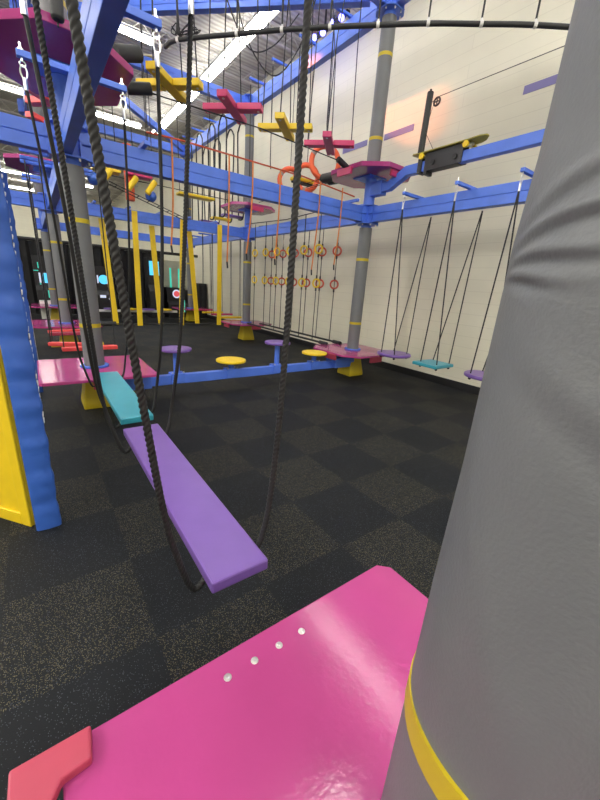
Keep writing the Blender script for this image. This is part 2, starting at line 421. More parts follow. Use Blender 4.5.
beam((XA, Y2), (XC, Y2), ZB, label='blue beam with the hanging yellow slats', cross=[(.8, 0), (1.5, 0), (2.2, 0), (2.9, 0), (3.6, 0)], cl=.5)
beam((XA, Y3), (XC, Y3), ZB, label='farthest blue cross beam in front of the black curtain')
beam((XA, Y2), (XW, Y2), ZB, label='blue beam running left from the second pole')
beam((XA, Y2), (XA, Y3), ZB, label='blue beam between the second and third poles at left')
UG = 'blue beams at the top level'
beam((XC, Y1), (XC, Y2), ZT, h=.3, group=UG, label='high blue beam rising to the top of the middle pole', cross=[(.9, 1), (1.9, 1), (2.9, 1), (3.9, 1)])
beam((XC, Y1), (XC, -1.), ZT+.05, h=.34, group=UG, label='high blue beam running forward from the top of the middle pole, above the photo')
beam((XC, Y2), (XC, Y3), ZT, h=.3, group=UG, label='high blue beam over the looped plank swings at the back', cross=[(1.1, 0), (2.1, 0), (3.1, 0), (4.0, 0)])
beam((XA, Y2), (XC, Y2), ZT, group=UG, label='high blue cross beam meeting the pole behind the disc steps')
beam((XA, Y1), (XC, Y1), ZT, group=UG, label='high blue beam over the yellow and magenta cross steps', cross=[(1.148, 0), (1.97, 0), (2.81, 0), (3.65, 0)], cl=.8)
beam((XA, Y2), (XC, Y1), ZT+.06, group=UG, label='high blue diagonal brace along the top edge of the photo', inset=.33, h=.17)
beam((XA, Y2), (XC, Y3), ZT, group=UG, label='far blue diagonal brace under the ceiling', inset=.3, h=.17)
beam((XA, Y3), (XC, Y3), ZT, group=UG, label='farthest high blue cross beam')
beam((XA, Y1), (XA, Y2), ZT, group=UG, label='high blue beam over the red and yellow cross steps between the left poles', cross=[(1.4, 0), (2.4, 0), (3.35, 0)])
beam((XA, Y2), (XA, Y3), ZT, group=UG, label='high blue beam between the far left poles')

# ------------------------------------------------------------------ rope helpers
def bez(pts, n=10):
    """Catmull-Rom through points"""
    P = [Vector(p) for p in pts]; P = [P[0]*2-P[1]]+P+[P[-1]*2-P[-2]]; out = []
    for i in range(1, len(P)-2):
        for k in range(n):
            t = k/n; a, b, c, d = P[i-1], P[i], P[i+1], P[i+2]
            out.append(.5*((2*b)+(c-a)*t+(2*a-5*b+4*c-d)*t*t+(3*b-a-3*c+d)*t*t*t))
    out.append(P[-2]); return out
def resample(pts, step):
    out = [Vector(pts[0])]; acc = 0
    for a, b in zip(pts, pts[1:]):
        a, b = Vector(a), Vector(b); L = (b-a).length; s = step-acc
        while s < L: out.append(a+(b-a)*(s/L)); s += step
        acc = (acc+L) % step
    out.append(Vector(pts[-1])); return out

def plank_swing(name, label, y0, y1, zt, slings, material, xc, hw, th=.055):
    """plank lying in rope slings hung from two crossbars; local origin = under its centre"""
    yc = (y0+y1)/2; o = thing(name, label, 'swing', (xc, yc, 0), 0, 'plank swings in the foreground')
    obj('plank', M().box((0, 0, zt-th/2), (hw*2, y1-y0, th)), material, o, bevel=.009)
    for (ytop, yb, xl, xr, r, thick) in slings:
        lx, rx = xl-xc, xr-xc; yt = ytop-yc; yb -= yc; zb = zt-th-r-.001
        wl, wr = -hw-.035, hw+.03
        n1 = thick and ytop < 1.5; kr = .20
        P = [(lx, yt, ZR-.11), (-.370 if n1 else -.34, yt+(yb-yt)*.32, 2.08), (-.303 if n1 else -.297, yt+(yb-yt)*.7, 1.3), (-.262, yb, .88), (-.222, yb, .66), (-.165, yb, zb-.035), (-hw*.75, yb, zb+.004), (-hw*.4, yb, zb), (hw*.4, yb, zb), (hw*.8, yb, zb+.003), (kr-.045, yb, .59), (kr-.005, yb, .80),
             (kr+.035, yt+(yb-yt)*.7, 1.3), (kr+(.06 if n1 else .05), yt+(yb-yt)*.32, 2.08), (rx, yt, ZR-.11)]
        pts = resample(bez(P, 12), .004 if thick else .03)
        obj('rope_sling', M().tube(pts, r*(.78 if thick else .9), 18 if thick else 8, twist=(105. if thick else 0), amp=(.42 if thick else 0)), ROPES, o, smooth=True)
        for x in (lx, rx):
            f = obj('rope_ferrule', M().cyl((x, yt, ZR-.155), (x, yt, ZR-.08), r*1.2, 12), CHROME, o, smooth=True)
            obj('carabiner', M().torus((x, yt, ZR-.045), (0, 1, 0), .034, .0055, 18, 6, sx=1.2, sy=.6, up=(0, 0, 1)), CHROME, f, smooth=True)
    return o
HX0, HX1 = .475-.33, .475+.33
plank_swing('plank_swing', 'long purple plank swing hanging on black ropes in front of the camera', 1.035, 2.77, .575,
            [(CBA[0], 1.15, HX0-.04, HX1+.01, .0125, True), (CBA[1], 2.58, HX0, HX1, .0125, True)], PURP, .54, .128)
plank_swing('plank_swing', 'teal plank swing between the purple plank and the left pink platform', 2.98, 4.62, .575,
            [(CBA[2], 3.08, HX0, HX1, .0135, False), (CBA[3], 4.40, HX0, HX1, .0115, False)], TEAL, .56, .128)

# ------------------------------------------------------------------ low beam with disc steps
o = thing('balance_beam', 'low blue beam near the floor carrying four round steps', 'beam', (0, Y1, 0))
obj('beam_tube', M().box(((1.0+4.75)/2, 0, .25), (3.75, .10, .14)), BLUE, o, bevel=.008)
obj('end_bracket', M().box((.9, 0, .30), (.55, .30, .24)), BLUE, o, bevel=.01)
obj('end_bracket', M().box((4.85, 0, .30), (.5, .30, .2)), BLUE, o, bevel=.01)
def disc(x, zt, material, label, r=.225):
    o = thing('disc_step', label, 'step', (x, Y1, .321), 0, 'round steps on the low beam')
    obj('disc', M().cyl((0, 0, zt-.321-.04), (0, 0, zt-.321), r, 40), material, o, smooth=True, bevel=.012)
    obj('stem', M().cyl((0, 0, .0), (0, 0, zt-.362), .045, 16), BLUE, o, smooth=True)
    obj('clamp', M().box((0, 0, .012), (.20, .17, .024)).box((0, .068, -.05), (.20, .03, .14)).box((0, -.068, -.05), (.20, .03, .14)), BLUE, o, bevel=.004)
    obj('clamp_bolt', M().cyl((-.08, -.065, .024), (-.08, -.065, .045), .012, 6).cyl((.08, -.065, .024), (.08, -.065, .045), .012, 6), CHROME, o)
disc(1.57, .715, PURP, 'purple round step on a tall blue stem next to the left pink platform')
disc(2.45, .490, YELP, 'yellow round step second from the left pink platform', .24)
disc(3.33, .745, PURP, 'purple round step on a tall stem between the two yellow ones')
disc(4.17, .520, YELP, 'yellow round step next to the platform of the middle pole', .24)

# ------------------------------------------------------------------ seat swings beside the wall
def seat_swing(y, seat, material, label, yh):
    o = thing('seat_swing', label, 'swing', (XC, y, 0), 0, 'hanging seats beside the right wall')
    if seat == 'disc': obj('seat', M().cyl((0, 0, .60), (0, 0, .65), .30, 40), material, o, smooth=True, bevel=.015)
    else: obj('seat', M().box((-.05, 0, .625), (.50, .44, .05)), material, o, bevel=.012)
    a = .17
    for q in (-1, 1):
        x = q*(.40-.03)
        hy = yh-y
        zf = ZR-.07 
        hk = obj('carabiner', M().torus((x, hy, ZR-.035), (0, 1, 0), .036, .006, 16, 6, sx=1.2, sy=.62, up=(0, 0, 1)), CHROME, o, smooth=True)
        obj('rope_ferrule', M().cyl((x, hy, zf-.09), (x, hy, zf), .013, 10), CHROME, hk)
        for s in (-1, 1):
            obj('rope', M().tube([(x, hy, zf-.05), (x*.985+q*a*.015, hy+s*.004, zf-.12), (q*a, s*.15, .64)], .0095, 7), ROPE, o, smooth=True)
            obj('rope_knot', M().sph((q*a, s*.15, .575), .021), ROPE, o, smooth=True)
seat_swing(4.13, 'disc', PURP, 'purple round seat hanging on ropes beside the middle pole', CBC[0])
seat_swing(3.28, 'box', TEAL, 'teal square seat hanging between the two purple hanging seats', CBC[1])
seat_swing(2.42, 'disc', PURP, 'purple hanging seat half hidden by the big near pole', CBC[2])

# ------------------------------------------------------------------ skateboard crossing
o = thing('skateboard_beam', 'blue bent beam on the middle pole that carries the skateboard', 'beam', (XC, 0, 0))
obj('beam_tube', M().sweep([(0, Y1-.06, 3.40), (0, 4.74, 3.41), (0, 4.40, 3.57), (0, 4.0, 3.57), (0, -.9, 3.57)], .11, .14), BLUE, o, bevel=.006)
obj('bracket_plate', M().box((0, 5.0, 3.41), (.15, .26, .22)), BLUE, o, bevel=.006)
obj('beam_clamp', M().box((0, 4.12, 3.58), (.15, .07, .2)).box((0, 4.0, 3.54), (.15, .05, .2)), DARK, o)
o = thing('skateboard', 'skateboard with yellow wheels riding on the upper blue beam by the wall', 'skateboard', (XC, 3.72, 3.645))
N_ = 18; rings = []
for i in range(N_+1):
    u = -1+2*i/N_; y = u*.60; w = .115*(max(0., 1-max(0., (abs(u)-.72)/.28)**2.4))**.5; w = max(w, .03); z = .085+.028*max(0, (abs(u)-.72)/.28)**1.3
    rings.append([(-w, y, z), (w, y, z), (w, y, z+.016), (-w, y, z+.016)])
obj('skate_deck', M().rings(rings), DECKB, o, bevel=.003)
for s in (-.36, .36):
    t = obj('truck', M().box((0, s, .066), (.06, .09, .03)).cyl((-.11, s, .045), (.11, s, .045), .010, 8), CHROME, o)
    for q in (-1, 1): obj('wheel', M().cyl((q*.085, s, .045), (q*.125, s, .045), .042, 20), YELP, t, smooth=True, bevel=.006)
obj('guide_plate', M().box((-.068, 0, -.03), (.012, .62, .25)).box((.068, 0, -.03), (.012, .62, .25)).box((0, 0, -.15), (.13, .5, .01)), DARK, o, bevel=.004)
for s in (-.2, .16): obj('guide_roller', M().cyl((-.09, s, -.06), (-.06, s, -.06), .035, 14), BLACK, o)
o = thing('padded_upright', 'black foam padded upright standing behind the skateboard', 'post', (XC, 4.19, 3.64))
obj('foam_sleeve', M().cyl((0, 0, .12), (0, -.02, .92), .047, 18), FOAM, o, smooth=True, bevel=.01)
obj('steel_rod', M().cyl((0, 0, 0), (0, -.02, .95), .018, 8), DARK, o)
o = thing('pulley_line', 'thin steel cable with a pulley wheel above the skateboard', 'cable', (XC, 4.03, 4.40))
obj('pulley_wheel', M().torus((0, 0, 0), (1, 0, 0), .05, .014, 20, 8).box((0, 0, 0), (.012, .1, .014)).box((0, 0, 0), (.012, .014, .1)), DARK, o, smooth=True)
obj('cable', M().tube([(0, .16, -.02), (0, 0, .055), (0, -4.9, .0)], .005, 6), DARK, o)
obj('drop_line', M().tube([(0, .05, 0), (-.02, .12, -.35), (0, -.1, -.67)], .004, 6), DARK, o)

# ------------------------------------------------------------------ cross steps over the long beam
def cross_step(x, material, label, z=3.88):
    o = thing('cross_step', label, 'step', (x-.03, Y1, z), 0, 'hanging cross steps above the long beam')
    for i, a in enumerate((PI/4, -PI/4)):
        R = Matrix.Rotation(a, 3, 'Z')
        m = M()
        if i == 0: m.box((0, 0, 0), (.80, .135, .075), a)
        else:
            for s in (-1, 1):
                c = R @ Vector((s*.2365, 0, 0)); m.box(c, (.327, .135, .075), a)
        obj('arm', m, material, o, bevel=.008)
        obj('end_bolt', M().cyl(R @ Vector((.35, 0, -.045)), R @ Vector((.35, 0, -.036)), .016, 10).cyl(R @ Vector((-.35, 0, -.045)), R @ Vector((-.35, 0, -.036)), .016, 10), CHROME, o)
        for s in (-1, 1):
            c = R @ Vector((s*.35, 0, .04))
            obj('rope', M().tube([tuple(c), (c.x*.8, c.y*1.0, 1.2), (c.x*.35, (.36 if c.y > 0 else -.36), ZT-z+.10)], .008, 6), ROPE, o)
for a in [(1.664, YELP, 'yellow cross step, leftmost of the hanging crosses, by the black foam sleeves'), (2.488, MAG, 'magenta cross step between the two yellow crosses'),
          (3.324, YELP, 'yellow cross step right of the magenta one, near the tall rope'), (4.165, MAG, 'magenta cross step nearest the middle pole')]: cross_step(*a)
def cable(name, pts, r, material, label, cat='cable', group=None):
    return tag(obj(name, M().tube(pts, r, 7), material, smooth=True), label, cat, group)
# guide cable beneath the crosses, with foam sleeves at its ends
o = thing('guide_cable', 'black cable running under the hanging cross steps', 'cable', (0, Y1, 0))
obj('cable', M().tube([(1.0, 0, 3.72), (2.9, 0, 3.765), (4.40, 0, 3.70)], .008, 7), ROPE, o)
obj('foam_sleeve', M().cyl((4.34, 0, 3.725), (4.60, 0, 3.625), .048, 16), FOAM, o, smooth=True, bevel=.012)
obj('foam_sleeve', M().cyl((1.16, .05, 3.715), (1.42, .0, 3.77), .062, 18), FOAM, o, smooth=True, bevel=.012)
o = thing('guide_cable', 'short steel cable in a thick black foam sleeve beside the leftmost yellow cross', 'cable', (0, Y1, 0))
obj('foam_sleeve', M().cyl((1.00, -.28, 3.86), (1.26, -.22, 3.96), .072, 20), FOAM, o, smooth=True, bevel=.014)
obj('cable', M().cyl((.95, -.3, 3.84), (1.42, -.18, 4.02), .008, 6), CHROME, o)
o = thing('guide_cable', 'black foam sleeve hanging over the raised platform at the top left', 'cable', (0, 0, 0))
obj('foam_sleeve', M().cyl((.438, 4.18, 3.60), (.46, 4.20, 4.15), .048, 18), FOAM, o, smooth=True, bevel=.02)
obj('cable', M().cyl((.436, 4.18, 3.56), (.50, 4.9, 6.1), .008, 6), DARK, o)

# diagonal foam covered handrail with clips, hung by thin ropes
rail = [(1.456, 4.737), (1.524, 4.523), (1.939, 4.019), (2.237, 3.668), (2.549, 3.328), (2.855, 3.012), (3.167, 2.70), (3.511, 2.395), (3.858, 2.094), (4.35, 1.72)]
o = thing('foam_handrail', 'long black foam covered line curving across the top of the photo with white clips', 'handrail', (0, 0, 4.0))
obj('foam_tube', M().tube(bez([(x, y, 0) for x, y in rail], 5), .021, 12), FOAM, o, smooth=True)
for i, (x, y) in enumerate(rail[1:9]):
    d = (Vector(rail[i+2])-Vector(rail[i])).normalized()
    obj('clip', M().cyl((x-d.x*.014, y-d.y*.014, 0), (x+d.x*.014, y+d.y*.014, 0), .026, 14).box((x, y, .032), (.014, .014, .02)), WHITE, o)
    obj('hanger_rope', M().tube([(x, y, .04), (x+.02, y+.02, 2.0)], .009, 6), ROPE, o)
cable('overhead_cable', [(1.3, 4.85, 6.0)]+[(x+.02, y+.02, 6.0) for x, y in rail[1:]], .008, DARK, 'thin overhead cable the foam handrail hangs from, above the photo')
# tangle of thin rope where the rail starts
m = M()
for i in range(5):
    pts = [(math.cos(t*1.26+i)*(.06+.02*i), math.sin(t*1.26+i*.7)*.06, .05+.05*math.sin(t*2+i)) for t in range(6)]
    m.tube(bez(pts+[pts[0]], 4), .005, 5)
tag(obj('rope_coil', m, ROPE), 'small tangle of thin black rope where the foam handrail begins', 'rope'); bpy.data.objects['rope_coil'].location = (1.60, 4.5, 4.03)
G1 = 'slack black ropes under the top beams'
cable('slack_rope', bez([(2.4, Y1, 5.4), (2.62, Y1, 4.72), (3.05, Y1, 4.42), (3.45, Y1, 4.85), (3.7, Y1, 5.5)], 8), .009, ROPE, 'slack black rope sagging in a curve behind the magenta cross step', 'rope', G1)
cable('slack_rope', bez([(2.3, Y1+.1, 5.2), (2.7, Y1+.1, 4.66), (3.1, Y1+.1, 4.80), (3.5, Y1+.1, 5.3)], 8), .008, ROPE, 'upper slack rope sagging just below the top blue brace', 'rope', G1)
for i, (y, zb) in enumerate(((6.1, 4.4), (7.1, 4.25), (8.1, 4.2), (9.1, 4.1))):
    cable('trailing_rope', [(XC-.41, y, ZT+.05), (XC-.40, y, zb+.15), (XC-.38, y, zb)], .011, ROPE, 'thin black rope hanging loose from the high beam left of the middle pole', 'rope', 'loose ropes under the high beam')

# red line above the long beam, with orange ropes hanging from it
cable('red_line', [(1.31, Y1-.1, 3.29), (1.7, Y1-.1, 3.31), (3.6, Y1-.1, 3.30), (4.7, Y1-.1, 3.22)], .011, REDROPE, 'thin red line stretched just above the long blue beam', 'rope')
for i, (xt, xb, zb) in enumerate(((1.60, 1.54, 2.0), (2.36, 2.33, 1.87), (2.72, 2.64, 2.01), (3.18, 3.14, 1.98), (3.94, 3.88, 1.88), (4.42, 4.37, 2.0))):
    nm = ['first', 'second', 'third', 'fourth', 'fifth', 'sixth'][i]
    o = thing('orange_rope', 'orange rope with a black tip, the %s from the left along the red line' % nm, 'rope', (xt, Y1-.1, 0), 0, 'orange ropes hanging from the red line')
    dx = xb-xt
    obj('rope', M().tube(bez([(0, 0, 3.30), (-.01, -.02, 2.9), (dx*.4, -.01, 2.5), (dx, 0, zb+.08)], 5), .011, 7), ORROPE, o, smooth=True)
    obj('rope_tip', M().cyl((dx, 0, zb+.09), (dx+.01, 0, zb), .013, 8), BLACK, o)

# ------------------------------------------------------------------ hoops and steps on the upper level between the wall poles
for i, (y, z, R, lab) in enumerate(((7.85, 4.0, .29, 'orange foam hoop farthest from the middle pole'), (7.2, 3.95, .29, 'orange foam hoop in the middle of the three'), (6.58, 4.12, .33, 'largest orange foam hoop, nearest the middle pole'))):
    o = thing('foam_hoop', lab, 'hoop', (XC, y, z), 0, 'orange foam hoops')
    obj('hoop', M().torus((0, 0, 0), (.5, 1, 0), R-.045, .052, 32, 12), ORNG, o, smooth=True)
    for a in (.6, 2.5, 4.4):
        u = Vector((.5, 1, 0)).normalized(); e1 = u.orthogonal().normalized(); e2 = u.cross(e1)
        c = (e1*math.cos(a)+e2*math.sin(a))*(R-.045); t = (e2*math.cos(a)-e1*math.sin(a))
        obj('grey_band', M().cyl(c-t*.03, c+t*.03, .0545, 14), GREYBAND, o, smooth=True)
    obj('rope', M().tube([(0, 0, R-.02), (0, 0, ZT-z-.05)], .007, 6), ROPE, o)
for y, mt_, lab in ((8.9, MAG, 'magenta step plank on the upper level left of the orange hoops'), (7.35, YELP, 'yellow step plank crossing between the orange hoops')):
    o = thing('step_plank', lab, 'step', (XC, y, 3.92), 0, 'upper step planks beside the hoops')
    obj('plank', M().box((0, 0, .0), (.55, .2, .07)), mt_, o, bevel=.02)
    obj('plank_pad', M().box((0, 0, -.055), (.5, .16, .035)), FOAM, o, bevel=.01)
o = thing('cable_bundle', 'three thin black cables running through the orange hoops into a black sleeve', 'cable', (XC, 0, 0))
for x, z in ((-.1, 3.80), (.1, 3.80), (0, 3.73)): obj('cable', M().tube([(x, 6.05, z), (x, 9.3, z)], .007, 6), ROPE, o)
for x in (-.15, .15): obj('foam_sleeve', M().cyl((x*.6, 6.12, 3.78), (x*.6, 6.50, 3.80), .085, 16), FOAM, o, smooth=True, bevel=.012)

# ------------------------------------------------------------------ ropes with rings on the lower level
o0 = None
def ring_rope(x, y, material, label, grp, nv=(.5, .85, 0)):
    o = thing('ring_rope', label, 'rope', (x, y, 0), 0, grp)
    obj('rope', M().tube([(0, 0, ZB+.15), (0, 0, 2.46), (.004, 0, 1.78), (0, 0, .56)], .0095, 6), ROPE, o)
    for z in (2.45, 1.77): obj('hand_ring', M().torus((0, 0, z), nv, .085, .019, 20, 8), material, o, smooth=True)
    for z in (2.45, 1.77): 
        for q in (.125, -.125): obj('rope_knot', M().cyl((0, 0, z+q-.035), (0, 0, z+q+.035), .018, 8), ROPE, o)
    return o
ya = ring_rope(4.95, 9.06, YELP, 'black rope with two yellow rings, in the row nearer the camera', 'ropes with yellow rings', (1, .35, 0))
for y in (8.50, 7.95, 7.38, 6.83, 6.30): dup(ya, loc=(4.95, y, 0))
RR = mat('red_ring', (.52, .07, .035), .5)
ra = ring_rope(5.35, 8.84, RR, 'black rope with two red rings, in the row nearer the wall', 'ropes with red rings')
for y in (8.29, 7.75, 7.2, 6.68, 6.17): dup(ra, loc=(5.35, y, 0))
for x, w in ((4.95, 'nearer'), (5.35, 'farther')):
    o = thing('rope_anchor_rail', 'low black rail the ring ropes end on, the %s of the two' % w, 'rail', (x, 0, 0))
    obj('rail', M().box((0, 7.6, .545), (.05, 3.55, .035)), BLACK, o)
    obj('foam_sleeve', M().cyl((0, 5.78, .545), (0, 6.02, .545), .04, 12), FOAM, o)

# ------------------------------------------------------------------ slings and planks on the upper level at the back
for i, (y, mt_, lab) in enumerate(((10.95, PURP, 'dark looped plank swing closest to the back pole'), (11.75, YELP, 'yellow looped plank swing at the back'), (12.75, PURP, 'purple looped plank swing at the back'), (13.7, YELP, 'small far looped plank swing near the farthest pole'))):
    o = thing('loop_swing', lab, 'swing', (XC, y, 0), 0, 'looped plank swings on the upper level')
    obj('plank', M().box((0, 0, 3.56), (.62, .26, .06)), mt_, o, bevel=.01)
    for x in (-.3, .3):
        pts = [(x, -.17, 3.7), (x, -.14, 3.56), (x, -.06, 3.505), (x, .06, 3.505), (x, .14, 3.56), (x, .17, 3.7), (x, .27, 5.6), (x, .22, 5.9), (x, 0, 6.06), (x, -.22, 5.9), (x, -.27, 5.6)]
        obj('rope_loop', M().tube(bez(pts+[pts[0]], 4), .021, 8), ROPE, o, smooth=True)

# ------------------------------------------------------------------ hanging yellow slats
slats = ((1.46, 1.57), (2.13, 2.08), (2.56, 2.65), (3.26, 3.13), (3.50, 3.66), (4.25, 4.21))
nm = ['leftmost', 'second', 'third', 'fourth', 'fifth', 'rightmost']
for i, (xt, xb) in enumerate(slats):
    z1 = 2.86 if i in (0, 2, 4) else 3.1
    yy = Y2-(.14 if i in (1, 3, 5) else -.1)
    rw = .062; dx = xt-xb
    m = M().rings([[(-rw, -.018, .46), (rw, -.018, .46), (rw, .018, .46), (-rw, .018, .46)], [(dx-rw, -.018, z1), (dx+rw, -.018, z1), (dx+rw, .018, z1), (dx-rw, .018, z1)]])
    tag(obj('hanging_batten', m, YELP, bevel=.006), 'tall yellow slat hanging below the far beam, %s%s' % (nm[i], '' if i in (0, 5) else ' from the left'), 'slat', 'hanging yellow slats').location = (xb, yy, 0)
o = thing('guide_cable', 'low black cable joining the feet of the hanging yellow slats', 'cable', (0, Y2-.02, 0))
obj('cable', M().tube([(.7, 0, .5), (4.6, 0, .48)], .012, 6), ROPE, o)
obj('foam_sleeve', M().cyl((1.2, 0, .5), (1.55, 0, .5), .055, 14), FOAM, o, smooth=True, bevel=.01)

# ------------------------------------------------------------------ upper level obstacles between the second pole at left and the back pole
G2 = 'hanging obstacles on the far upper level'
o = thing('hanging_tube', 'orange vertical foam tube hanging behind the long beam', 'foam tube', (2.10, Y2, 0), 0, G2)
obj('foam_tube', M().cyl((0, 0, 3.32), (0, 0, 4.45), .10, 20), ORNG, o, smooth=True, bevel=.02); obj('rope', M().cyl((0, 0, 4.45), (0, 0, ZT-.1), .01, 6), ROPE, o)
for x, z, w in ((1.36, 3.60, 'left of the orange tube, partly behind the thick rope'), (2.52, 3.47, 'right of the orange tube')):
    o = thing('hanging_ball', 'dark blue ball hanging '+w, 'ball', (x, Y2-.15, z), 0, G2)
    obj('ball', M().sph((0, 0, 0), .125), BLUEV, o, smooth=True); obj('rope', M().cyl((0, 0, .15), (0, 0, ZT-z-.1), .01, 6), ROPE, o)
for x, z, w in ((1.58, 3.66, 'left of the orange tube'), (2.10, 3.63, 'in front of the orange tube'), (2.50, 3.62, 'above the blue ball')):
    o = thing('hanging_roller', 'yellow slanted foam roller '+w, 'roller', (x, Y2-.3, z), 0, G2)
    obj('roller', M().cyl((-.10, 0, -.14), (.10, 0, .14), .062, 16), YELP, o, smooth=True, bevel=.012); obj('rope', M().cyl((.05, 0, .1), (.05, 0, ZT-z-.1), .008, 6), ROPE, o)
for x, z, mt_, w in ((1.62, 3.82, YELP, 'yellow'), (2.28, 3.84, MAG, 'magenta'), (3.62, 3.66, YELP, 'long yellow')):
    o = thing('step_plank', '%s step plank hanging on the far upper level' % w, 'step', (x, Y2-.1, z), 0, G2)
    L = .9 if w == 'long yellow' else .55
    obj('plank', M().box((0, 0, 0), (L, .3, .06)), mt_, o, bevel=.012)
    for s in (-L/2+.05, L/2-.05): obj('rope', M().cyl((s, 0, .03), (s, 0, ZT-z-.1), .009, 6), ROPE, o)
for z, y in ((3.92, Y2-.3), (3.78, Y2+.1), (4.1, Y2)):
    cable('guide_cable', [(1.15, y, z), (4.6, y, z)], .009, ROPE, 'thin black cable running through the hanging obstacles on the far upper level', 'cable', 'cables on the far upper level')
o = thing('rope_ladder', 'thin black rope ladder slanting down behind the long blue beam', 'ladder', (0, Y2-.45, 0))
obj('side_rope', M().cyl((1.6, 0, 3.55), (3.3, 0, 3.05), .010, 6), ROPE, o); obj('side_rope', M().cyl((1.6, .25, 3.55), (3.3, .25, 3.05), .010, 6), ROPE, o)
for i in range(7): obj('rung', M().cyl((1.75+.22*i, 0, 3.506-.0647*i), (1.75+.22*i, .25, 3.506-.0647*i), .010, 6), ROPE, o)

# upper cross steps between first and second pole at left
for i, (y, mt_, w) in enumerate(((8.55, YELP, 'yellow cross step between the two left poles, the farthest'), (7.6, RED, 'red cross step between the two left poles, the middle one'), (6.6, RED, 'red cross step nearest the first left pole'))):
    o = thing('cross_step', w, 'step', (XA, y, 3.8), 0, 'upper cross steps between the left poles')
    for a in (PI/4, -PI/4):
        m = M()
        if a > 0: m.box((0, 0, 0), (.7, .13, .075), a)
        else:
            for s in (-1, 1): m.box(Matrix.Rotation(a, 3, 'Z') @ Vector((s*.21, 0, 0)), (.28, .13, .075), a)
        obj('arm', m, mt_, o, bevel=.008)
    for s in (-1, 1): obj('rope', M().cyl((s*.2, -s*.2, .03), (s*.2, 0, ZT-3.66), .008, 6), ROPE, o)
# lower zig-zag steps between the left poles
for i, (y, x, a, mt_, w) in enumerate(((6.55, .62, .05, RED, 'red board step just behind the first left pole'), (6.95, .45, -.35, RED, 'red slanted board step second behind the first left pole'),
                                    (7.2, .5, .0, YELP, 'yellow board step under the red ones behind the left pole'), (8.2, .52, .0, FLAP, 'rose board step near the second left platform'), (8.55, .5, .2, RED, 'farthest red board step before the second left platform'))):
    o = thing('board_step', w, 'step', (x, y, .52-(.045 if i == 2 else 0)), a, 'low board steps between the left poles')
    obj('board', M().box((0, 0, 0), (.78, .11, .06)), mt_, o, bevel=.01)
    for s in (-.36, .36): obj('rope', M().cyl((s, 0, .03), (s*.95, 0, 2.62), .0085, 6), ROPE, o)
# low steps and tall ropes between the two back poles
for i, (y, x, mt_, w) in enumerate(((10.9, 5.1, YELP, 'yellow board step left of the back pole'), (11.9, 5.25, MAG, 'magenta board step second from the back pole'), (12.6, 5.2, YELP, 'far yellow board step'), (13.6, 5.2, MAG, 'farthest magenta board step by the last pole'))):
    o = thing('board_step', w, 'step', (x, y, .56), .12, 'low board steps between the back poles')
    obj('board', M().box((0, 0, 0), (.80, .14, .06)), mt_, o, bevel=.01)
    for s in (-.37, .37):
        for q in (-.05, .05): obj('rope', M().cyl((s, q, .03), (s*.95, q*.3, 2.58), .009, 6), ROPE, o)
# low beam in front of the curtain with coloured discs
o = thing('balance_beam', 'far low white beam with purple and yellow discs in front of the black curtain', 'beam', (0, Y3-.1, 0))
obj('beam_tube', M().box((2.85, 0, .38), (3.4, .12, .08)), WHITE, o, bevel=.01)
for i in range(5): obj('disc', M().cyl((1.5+.65*i, -.1, .44), (1.5+.65*i, -.1, .48), .22, 20), PURP if i % 2 else YELP, o)

# ------------------------------------------------------------------ blue padded gate at the left edge
o = thing('padded_gate', 'tall padded blue panel edge standing at the left with white lacing', 'padded panel', (-.12, 2.60, 0))
def quilt(x0, x1, y0, y1, z0, z1, amp=.004):
    m = M(); n = 120; rings = []
    for i in range(n+1):
        z = z0+(z1-z0)*i/n; e = amp*(math.sin(z*23)+.6*math.sin(z*51+1))
        b = .01
        rings.append([(x0, y0+b, z), (x0+b, y0-e, z), ((x0+x1)/2, y0-.006-e, z), (x1-b, y0-e, z), (x1+e, y0+b, z), (x1+e, y1, z), (x0, y1, z)])
    return m.rings(rings)
obj('vinyl_cover', quilt(-.078, .062, 0, .05, .0, 2.62), BLUEV, o, smooth=True)
obj('side_panel', M().box((.048, .085, 1.31), (.02, .09, 2.62)), BLACK, o)
ml = M()
for i in range(46):
    z = .75+.042*i; ml.cyl((.059, .055, z), (.0605, .095, z+.02), .0055, 6)
obj('lacing', ml, WHITE, o)
o = thing('yellow_barrier', 'yellow raised-border board leaning beside the blue padded panel at the left edge', 'panel', (-.215, 2.68, 0))
R_ = math.atan2(.32, -.25)
def loc(u, v, z): return (math.cos(R_)*u-math.sin(R_)*v, math.sin(R_)*u+math.cos(R_)*v, z)
def pbox(u0, u1, v0, v1, z0, z1):
    return ((math.cos(R_)*(u0+u1)/2-math.sin(R_)*(v0+v1)/2, math.sin(R_)*(u0+u1)/2+math.cos(R_)*(v0+v1)/2, (z0+z1)/2), (u1-u0, v1-v0, z1-z0), R_)
obj('board', M().box(*pbox(.0, .9, -.03, .0, .0, 1.25)), YELP, o, bevel=.006)
obj('board_border', M().box(*pbox(.0, .08, .0, .018, .0, 1.25)).box(*pbox(.08, .9, .0, .018, .0, .09)).box(*pbox(.08, .9, .0, .018, 1.16, 1.25)), YELP, o, bevel=.006)
# blue post pad farther back, behind the left pink platform
o = thing('padded_barrier', 'narrow dark blue padded panel standing behind the left pink platform', 'padded panel', (-.15, 6.05, 0))
obj('vinyl_cover', quilt(-.19, .065, 0, .08, 0, 2.75, .004), BLUEV, o, smooth=True)
obj('lacing', M().box((.07, .05, .7), (.004, .02, 1.0)), WHITE, o)

